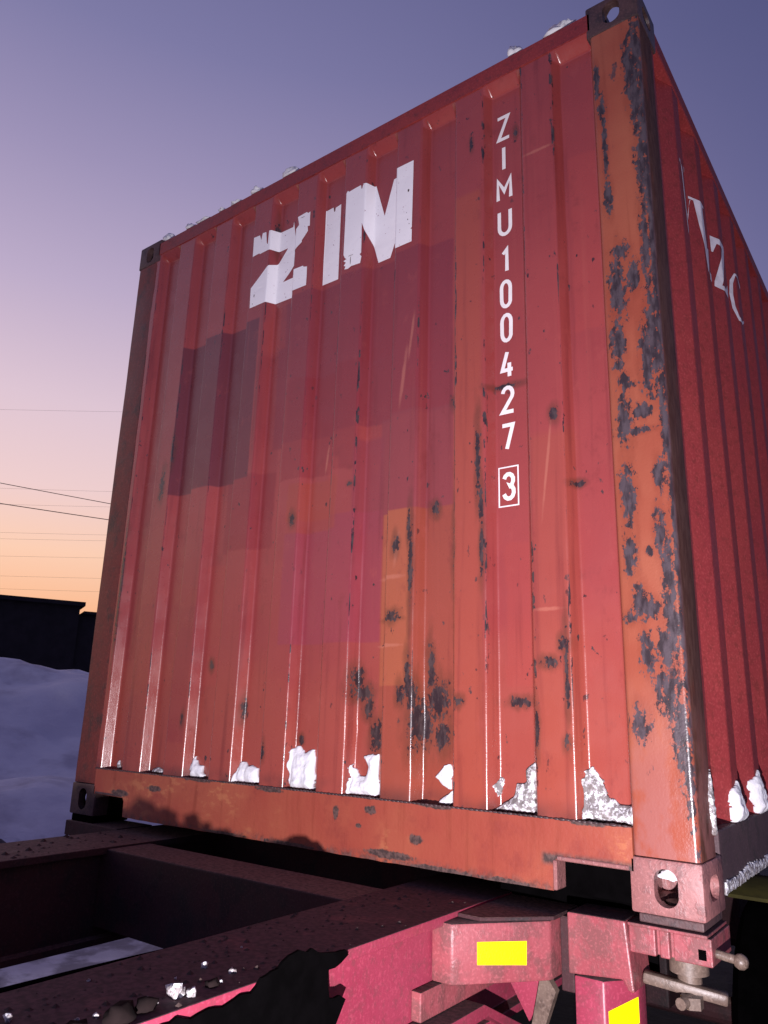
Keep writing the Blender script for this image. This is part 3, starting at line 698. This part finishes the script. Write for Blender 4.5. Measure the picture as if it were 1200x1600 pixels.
# bracket plate and its post, taped
obj('bracket_plate', prism(new(), [(2.128, -.150), (2.128, -.020), (2.266, -.018), (2.280, -.16), (2.266, -.158), (2.255, -.138)][::-1], 'y', -.020, .10, .004), M_CH2, ch)
obj('side_plate', box(new(), 2.094, 2.127, .015, .11, -.20, -.040, .003), M_CHD, ch)  # bracket's side face, its shade put into the dark colour
lp = obj('support_post', prism(new(), [(2.138, -.012), (2.208, -.012), (2.262, .060), (2.262, .11), (2.138, .11)], 'z', -.86, -.152, .005), M_CH, ch, 35)
p0 = Vector((2.208, -.012, 0)); p1 = Vector((2.262, .060, 0)); n3 = Vector(((p1-p0).y, -(p1-p0).x, 0)).normalized()
TT = lambda t, z: p0+(p1-p0)*t+Vector((0, 0, z))
tape([TT(.10, -.262), TT(.97, -.240), TT(.97, -.188), TT(.10, -.212)], lp, n3)
# twistlock arm
bm = new()
for (a, b) in ((2.2685, 2.327), (2.336, 2.357), (2.366, 2.446)): box(bm, a, b, -.004, .16, -.082, -.027, .003)
box(bm, 2.327, 2.336, .012, .15, -.080, -.030); box(bm, 2.357, 2.366, .012, .15, -.080, -.030)
box(bm, 2.2685, 2.440, -.010, .16, -.0265, -.020, .001, 1)
arm = obj('twistlock_arm', bm, M_CH2, ch)
obj('slot_shade_block', box(new(), 2.418, 2.434, -.0055, .02, -.070, -.050), M_BLACK, arm)  # solid black block painted as the shade of an open hole
bm = new(); cyl(bm, (2.372, .08, -.120), (2.372, .08, -.0825), .042, 24); cyl(bm, (2.372, .08, -.146), (2.372, .08, -.120), .026, 20)
tw = obj('twistlock', bm, M_STEEL, ch, 40)
bm = new(); box(bm, -.088, .088, -.016, .016, -.012, .012, .006); bmesh.ops.rotate(bm, verts=bm.verts, cent=(0, 0, 0), matrix=Matrix.Rotation(.12, 3, 'Y') @ Matrix.Rotation(.2, 3, 'Z'))
bmesh.ops.translate(bm, verts=bm.verts, vec=(2.366, .06, -.148)); obj('handle', bm, M_STEEL, tw, 40)
bm = new(); cyl(bm, (2.385, .04, -.178), (2.385, .04, -.155), .024, 6); cyl(bm, (2.372, .0, -.165), (2.39, .08, -.165), .012, 10)
obj('nut', bm, M_STEEL, tw, 40)
bm = new(); cyl(bm, (2.425, .03, -.058), (2.492, .03, -.066), .009, 12); bmesh.ops.create_icosphere(bm, subdivisions=2, radius=.016, matrix=Matrix.Translation((2.494, .03, -.067)))
obj('locking_pin', bm, M_STEEL, tw, 40)
# mate on the far side
bm = new(); box(bm, -.008, .33, -.004, .16, -.082, -.027, .003); obj('twistlock_arm', bm, M_CHD, ch)
bm = new(); cyl(bm, (.07, .08, -.15), (.07, .08, -.0825), .04, 16); box(bm, -.02, .15, .05, .08, -.16, -.14, .005); obj('twistlock', bm, M_BLACK, ch, 40)
for x in (.07, 2.368):   # rear pair
    obj('twistlock_arm', box(new(), min(x, 1.7)-.078 if x < 1 else 1.88, x+.078 if x > 1 else .36, 5.9, 6.05, -.082, -.027, .003), M_CHD, ch)
# seating plates between container and arms
bm = new(); cyl(bm, (2.357, .085, -.0195), (2.357, .085, .020), .028, 20); obj('twistlock_cone', bm, M_STEEL, ch)
bm = new(); box(bm, 2.290, 2.43, .008, .17, -.0195, -.001, .003); obj('seat_plate', bm, M_CASTD, ch)
bm = new(); box(bm, .01, .155, .008, .17, -.0265, -.001, .003); obj('seat_plate', bm, M_BLACK, ch)
for a, b in ((.01, .155), (2.285, 2.43)): obj('seat_plate', box(new(), a, b, 5.89, 6.05, -.0265, -.001), M_CHD, ch)
obj('bolster', box(new(), .593, 1.677, .26, .40, -.31, -.031, .003), M_CHD, ch)
obj('blackout_pad', box(new(), .30, 1.93, .27, .39, -.0295, .020), M_BLACK, ch)  # added black pad that keeps the gap under the container dark
obj('blackout_plate', box(new(), 1.8785, 2.29, .122, .132, -.17, -.006), M_BLACK, ch)  # added black plate hiding the lit rail web behind the recess
# gussets and lower brace
obj('gusset', prism(new(), [(1.930, -.1705), (2.075, -.1705), (2.006, -.285)], 'y', .02, .035), M_CH, ch)
obj('brace', prism(new(), [(2.020, -.30), (2.050, -.30), (2.088, -.2005), (2.066, -.1715), (2.05, -.1715)], 'y', -.005, .016), M_STEEL, ch)
lb = new(); prism(lb, [(-.9, -.235), (-.10, -.232), (.30, -.42), (.30, -.45), (-.08, -.262), (-.9, -.262)], 'x', 1.880, 1.952, .002)
obj('lower_brace', lb, M_CH, ch)
bm = new(); box(bm, 1.8785, 1.905, -.30, .10, -.23, -.171, .003); obj('stiffener', bm, M_CH2, ch)
# a torn black rubber flap hung over the rail
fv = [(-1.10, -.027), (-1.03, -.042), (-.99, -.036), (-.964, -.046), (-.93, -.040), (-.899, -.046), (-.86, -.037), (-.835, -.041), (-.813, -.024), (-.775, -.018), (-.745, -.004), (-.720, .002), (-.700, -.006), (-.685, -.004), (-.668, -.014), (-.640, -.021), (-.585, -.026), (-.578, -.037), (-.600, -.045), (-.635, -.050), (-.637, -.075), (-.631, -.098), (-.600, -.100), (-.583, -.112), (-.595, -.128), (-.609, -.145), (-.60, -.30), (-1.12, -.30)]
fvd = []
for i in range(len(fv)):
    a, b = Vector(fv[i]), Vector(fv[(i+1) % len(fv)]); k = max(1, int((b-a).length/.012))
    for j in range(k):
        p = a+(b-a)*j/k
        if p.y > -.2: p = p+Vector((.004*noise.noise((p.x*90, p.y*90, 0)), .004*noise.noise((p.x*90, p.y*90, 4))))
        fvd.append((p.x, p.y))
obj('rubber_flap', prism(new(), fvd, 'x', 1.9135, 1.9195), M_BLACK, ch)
# running gear and stands
def wheel(x, y):
    w = bpy.data.objects.new('wheel', None); COL.objects.link(w); w.parent = ch; w.location = (x, y, -.755)
    t = new(); prof = [(.30, -.13), (.44, -.14), (.485, -.11), (.495, -.05), (.495, .05), (.485, .11), (.44, .14), (.30, .13)]
    n = 40; vv = [[t.verts.new((p[1], p[0]*math.cos(6.28318*i/n), p[0]*math.sin(6.28318*i/n))) for p in prof] for i in range(n)]
    for i in range(n):
        for j in range(len(prof)): t.faces.new((vv[i][j], vv[i][(j+1) % 8], vv[(i+1) % n][(j+1) % 8], vv[(i+1) % n][j]))
    bmesh.ops.recalc_face_normals(t, faces=t.faces[:])
    obj('tyre', t, M_BLACK, w, 35); b = new(); cyl(b, (-.10, 0, 0), (.10, 0, 0), .298, 32); cyl(b, (-.14, 0, 0), (.14, 0, 0), .10, 20); obj('rim', b, M_STEEL, w, 35)
for x in (.20, 2.24):
    for y in (1.95, 3.25): wheel(x, y)
for y in (1.95, 3.25): obj('axle', cyl(new(), (.30, y, -.755), (2.14, y, -.755), .055), M_CHD, ch)
for y in (1.95, 3.25):
    for x in (.48, 1.78): obj('spring_hanger', box(new(), x-.05, x+.05, y-.30, y+.30, -.71, -.321, .01), M_CHD, ch)
for y, mt in ((1.95, M_OLIVE), (3.25, M_OLIVE)):
    for x0, x1 in ((2.07, 2.41), (.03, .37)):
        b = new(); n = 18; a = []; c_ = []
        for i in range(n+1):
            t = math.radians(75+38*i/n); a.append((y+.56*math.cos(t), -.755+.53*math.sin(t))); c_.append((y+.575*math.cos(t), -.755+.545*math.sin(t)))
        prism(b, a+c_[::-1], 'x', x0, x1); g = obj('mudguard', b, mt, ch, 30)
        bb = new(); xa, xb = (1.875, x0) if x0 > 1 else (x1, .34)
        box(bb, xa, xb, y-.02, y+.02, -.24, -.21); obj('mudguard_bracket', bb, M_CHD, g)
for x in (.36, 1.66):
    l = obj('landing_leg', box(new(), x, x+.12, -4.2, -4.08, -1.22, -.3205, .005), M_CH, ch); obj('foot', box(new(), x-.06, x+.18, -4.26, -4.02, -1.249, -1.2205, .005), M_CHD, l)
hp = [(1.55, -2.6, -.085), (1.56, -2.0, -.070), (1.575, -1.5, -.056), (1.598, -1.15, -.048), (1.622, -.85, -.046), (1.630, -.65, -.054), (1.632, -.50, -.08), (1.632, -.40, -.16)]
bm = new(); rings = []
for i in range(len(hp)):
    for j in range(6 if i < len(hp)-1 else 1):
        P = [Vector(hp[min(max(i+k, 0), len(hp)-1)]) for k in (-1, 0, 1, 2)]; t = j/6
        c = .5*((2*P[1])+(P[2]-P[0])*t+(2*P[0]-5*P[1]+4*P[2]-P[3])*t*t+(3*P[1]-P[0]-3*P[2]+P[3])*t**3)
        tan = ((P[2]-P[0]) if (P[2]-P[0]).length > 0 else Vector((0, 1, 0))).normalized(); u = Vector((1, 0, 0)); u = (u-tan*u.dot(tan)).normalized(); v = tan.cross(u)
        rings.append([bm.verts.new(c+(u*math.cos(k*.785398)+v*math.sin(k*.785398))*.010) for k in range(8)])
for a, b in zip(rings, rings[1:]):
    for k in range(8): bm.faces.new((a[k], a[(k+1) % 8], b[(k+1) % 8], b[k]))
obj('air_hose', bm, M_BLACK, ch, True)
# frozen crumbs on the rail
for i, (x, y, r) in enumerate(((1.866, -.95, .019), (1.882, -.935, .012), (1.789, -.826, .009), (1.846, -.813, .008), (1.86, -.911, .005), (1.845, -1.082, .007), (1.841, -1.11, .006), (1.763, -1.172, .009), (1.842, -.988, .005), (1.868, -.992, .005), (1.80, -.90, .003), (1.87, -.86, .004), (1.75, -.7, .003), (1.70, -1.0, .004))):
    lump('snow_crumb', ('tallest white snow crumb on the dirty chassis rail' if i == 0 else 'small crumb of snow lying on the dirty chassis rail'), (x, y, ZT+r*.3), (r*.8, r*.65, r*.7), M_SNOWD, 'snow crumbs on the chassis rail', seed=i, sub=2, amp=.9)
MUD = plain('frozen_mud_lump', (.010, .006, .006), .95)
MUD.node_tree.nodes['Principled BSDF'].inputs['Specular IOR Level'].default_value = .1
for i, (x, y, r) in enumerate(((1.875, -1.02, .013), (1.88, -1.07, .017), (1.87, -1.13, .012), (1.885, -1.19, .018), (1.88, -1.27, .015), (1.87, -.88, .009))):
    lump('mud_lump', 'dark frozen mud lump on the edge of the dirty chassis rail', (x, y, ZT+r*.3), (r*1.2, r*1.5, r), MUD, 'frozen mud lumps on the chassis rail', 'mud', seed=i+20, sub=2, amp=.7)
dv, df = [], []
for k in range(420):    # grit and frozen mud
    left = random.random() < .35
    x = random.uniform(.34, .615) if left else random.uniform(1.655, 1.902); y = random.uniform(-1.6, -.05); r = random.choice((.002, .003, .004, .006))*(1.6 if left else 1)
    b = len(dv); dv += [(x-r*random.uniform(.6, 1.4), y-r, ZT-.001), (x+r*random.uniform(.6, 1.4), y-r*.6, ZT-.001), (x+r*.5, y+r*1.2, ZT-.001), (x-r, y+r*.8, ZT-.001), (x, y, ZT+r*random.uniform(.4, 1.1))]
    df += [(b, b+1, b+4), (b+1, b+2, b+4), (b+2, b+3, b+4), (b+3, b, b+4)]
tag(obj('grit', (dv, df), plain('frozen_mud', (.05, .03, .026), .8)), 'frozen grit scattered over the chassis rails', 'grit', None, 'stuff')

# ------------------------------------------------------------------ ground, bank, building, wires
ZG = -1.25
def ground_h(x, y):
    h = ZG
    d = (x-2.93)*-.88+(y+1.86)*.47; s = (x-2.93)*.47+(y+1.86)*.88
    near = min(1, max(0, (-x-.6)/1.5))
    h += near*(.03+.05*fbm(x*1.1, y*1.1, 0))
    ss = lambda a, b, v: (lambda t: t*t*(3-2*t))(min(1, max(0, (v-a)/(b-a))))
    w = 1.0*noise.noise((s*.25, 3, 1)); e = .35*fbm(x*.5, y*.5, 2)+.05*fbm(x*2.2, y*2.2, 5)
    up = ss(7.2+w*.5, 9.4+w*.5, d); up2 = ss(10.2+w*.8, 15+w, d); dn = ss(17, 26, d)
    h += up*(.72+.5*e)*(1-dn)+up2*(1.52+.25*e+.10*noise.noise((s*.5, 0, 7)))*(1-dn)
    return h
gm = Mat('ground_snow_and_dirt', .8); X, Y, Z = gm.xyz()
n1_ = gm.noise(1.2, 5); n2_ = gm.noise(9, 5); n3_ = gm.noise(50, 3)
snowc = gm.mix(gm.map(n1_, .35, .65), (.62, .60, .66), (.74, .72, .76))
snowc = gm.mix(gm.math('MULTIPLY', gm.map(gm.noise(.55, 5, off=(2, 5, 1)), .50, .62), .6), snowc, (.30, .27, .33))
snowc = gm.mix(gm.math('MULTIPLY', gm.map(gm.noise(3.0, 5, off=(7, 1, 1)), .44, .58), gm.map(Z, -.6, -1.1, 0, .8)), snowc, (.17, .15, .17))
dirt = gm.mix(gm.map(n2_, .35, .65), (.006, .005, .006), (.014, .012, .012))
mask = gm.map(gm.math('ADD', X, gm.math('MULTIPLY', gm.math('SUBTRACT', n1_, .5), 3.5)), -.5, -.9)
gm.color(gm.mix(mask, dirt, snowc)); gm.bump(gm.math('ADD', gm.math('MULTIPLY', n1_, 2), gm.math('ADD', gm.math('MULTIPLY', n2_, .5), gm.math('MULTIPLY', n3_, .1))), .35, .06)
def grid(x0, x1, nx, y0, y1, ny, f):
    V = [(x0+(x1-x0)*i/nx, y0+(y1-y0)*j/ny, f(x0+(x1-x0)*i/nx, y0+(y1-y0)*j/ny)) for i in range(nx+1) for j in range(ny+1)]
    F = [(i*(ny+1)+j, (i+1)*(ny+1)+j, (i+1)*(ny+1)+j+1, i*(ny+1)+j+1) for i in range(nx) for j in range(ny)]
    return V, F
tag(obj('ground', grid(-26, 10, 200, -14, 30, 220, ground_h), gm.m, None, True), kind='structure')
fv, ff = [], []
R2 = 900
for (x0, x1, y0, y1) in ((-R2, -26, -R2, R2), (10, R2, -R2, R2), (-26, 10, 30, R2), (-26, 10, -R2, -14)):
    b = len(fv); fv += [(x0, y0, ZG-.03), (x1, y0, ZG-.03), (x1, y1, ZG-.03), (x0, y1, ZG-.03)]; ff.append((b, b+1, b+2, b+3))
tag(obj('ground', (fv, ff), gm.m), kind='structure')
lump('dirt_mound', 'dark frozen dirt mound at the foot of the snowbank', (-4.75, 1.25, -1.12), (1.3, 1.0, .56), plain('frozen_dirt', (.045, .035, .045), .9, 0, .3, 6, .6), None, 'dirt mound', seed=3, sub=4, amp=.3)
# building: long dark shed behind the bank
bd = thing('shed_building', 'long low building in black silhouette behind the snowbank', 'building')
P0 = Vector((-33.69, 16.167, 0)); P1 = Vector((-32.086, 19.729, 0)); du = (P1-P0).normalized(); dn_ = Vector((-du.y, du.x, 0))
if dn_.x > 0: dn_ = -dn_
def slab(bm, a, b, z0, z1, d0=0, d1=9):
    q = [P0+du*a+dn_*d0, P0+du*b+dn_*d0, P0+du*b+dn_*d1, P0+du*a+dn_*d1]
    return prism(bm, [(p.x, p.y) for p in q], 'z', z0, z1)
L1 = (P1-P0).length
obj('wall', slab(new(), -22, L1-.2, ZG-.1, 5.30), M_BLD, bd)
obj('roof', slab(new(), -22.3, L1, 5.301, 5.50, -.3, 9.3), M_BLD, bd)
obj('wall', slab(new(), L1-.19, L1+14, ZG-.1, 4.95, .3, 8.7), M_BLD, bd)
obj('roof', slab(new(), L1+.01, L1+14.3, 4.951, 5.08, 0, 9), M_BLD, bd)
for k in range(4): obj('door', slab(new(), -18+k*5, -15.2+k*5, ZG, 2.6, -.06, -.001), M_WOOD, bd)
# wires on poles
def wire(a, b, r, sag, label, group, ext0, ext1):
    a = Vector(a); b = Vector(b); d = b-a; p = a-d*ext0; q = a+d*ext1
    bm = new(); pts = []; n = 40
    t0 = ext0/(ext0+ext1)
    for i in range(n+1):
        t = i/n; c = p.lerp(q, t); tm = (t0*1+.5*(1/(ext0+ext1)))
        c.z -= sag*(4*t*(1-t)-4*tm*(1-tm)); pts.append(c)
    side = Vector((-d.y, d.x, 0)).normalized(); upv = Vector((0, 0, 1)); rings = []
    for c in pts: rings.append([bm.verts.new(c+side*r*math.cos(k*1.0472)+upv*r*math.sin(k*1.0472)) for k in range(6)])
    for i in range(n):
        for k in range(6): bm.faces.new((rings[i][k], rings[i][(k+1) % 6], rings[i+1][(k+1) % 6], rings[i+1][k]))
    tag(obj('overhead_wire', bm, M_WIRE, None, True), label, 'wire', group)
    return pts[0], pts[-1]
ends = []
ends.append(wire((-24.34, 10.9, 8.26), (-22.51, 14.33, 8.05), .013, .25, 'upper of the two thick black overhead wires', 'thick overhead wires', 4, 6.5))
ends.append(wire((-24.29, 11.0, 7.49), (-22.5, 14.35, 7.41), .015, .35, 'lower of the two thick black overhead wires', 'thick overhead wires', 4, 6.5))
far = [((-61.16, 27.07, 25.33), (-57.11, 34.66, 26.92)), ((-60.68, 27.97, 18.27), (-56.68, 35.46, 19.3)), ((-60.58, 28.15, 16.87), (-56.6, 35.61, 17.87)), ((-60.42, 28.47, 14.44), (-56.46, 35.88, 15.3)), ((-60.38, 28.54, 13.9), (-56.43, 35.93, 14.77)), ((-60.28, 28.72, 12.43), (-56.34, 36.09, 13.22)), ((-60.16, 28.94, 10.76), (-56.24, 36.28, 11.39)), ((-60.09, 29.08, 9.69), (-56.17, 36.41, 10.21))]
fends = [wire(a, b, .007, .5, 'faint thin overhead wire far behind the dark building', 'faint far overhead wires', 3.2, 4.5) for a, b in far]
def pole(label, tops, r, group):
    c = sum((Vector((t.x, t.y, 0)) for t in tops), Vector())/len(tops); zt = max(t.z for t in tops)+.6
    o = thing('utility_pole', label, 'utility pole', (c.x, c.y, ZG), group)
    obj('shaft', cyl(new(), (0, 0, -.1), (0, 0, zt-ZG), r, 14, r*.7), M_WOOD, o, 40)
    for t in tops:
        b = new(); p = Vector((t.x-c.x, t.y-c.y, t.z-ZG-.06)); q = Vector((0, 0, p.z))
        if (p-q).length < .05: p = p+Vector((.3, 0, 0))
        box(b, min(p.x, -.1)-.05, max(p.x, .1)+.05, min(p.y, -.1)-.05, max(p.y, .1)+.05, p.z-.10, p.z-.005); obj('crossarm', b, M_WOOD, o)
for e, nm in ((0, 'near wooden utility pole carrying the thick wires, beyond the shed end'), (1, 'near wooden utility pole carrying the thick wires, behind the container')):
    pole(nm, [w[e] for w in ends], .14, 'utility poles')
for e, nm in ((0, 'tall far utility pole carrying the faint wires, beyond the shed end'), (1, 'tall far utility pole carrying the faint wires, behind the container')):
    pole(nm, [w[e] for w in fends], .3, 'utility poles')
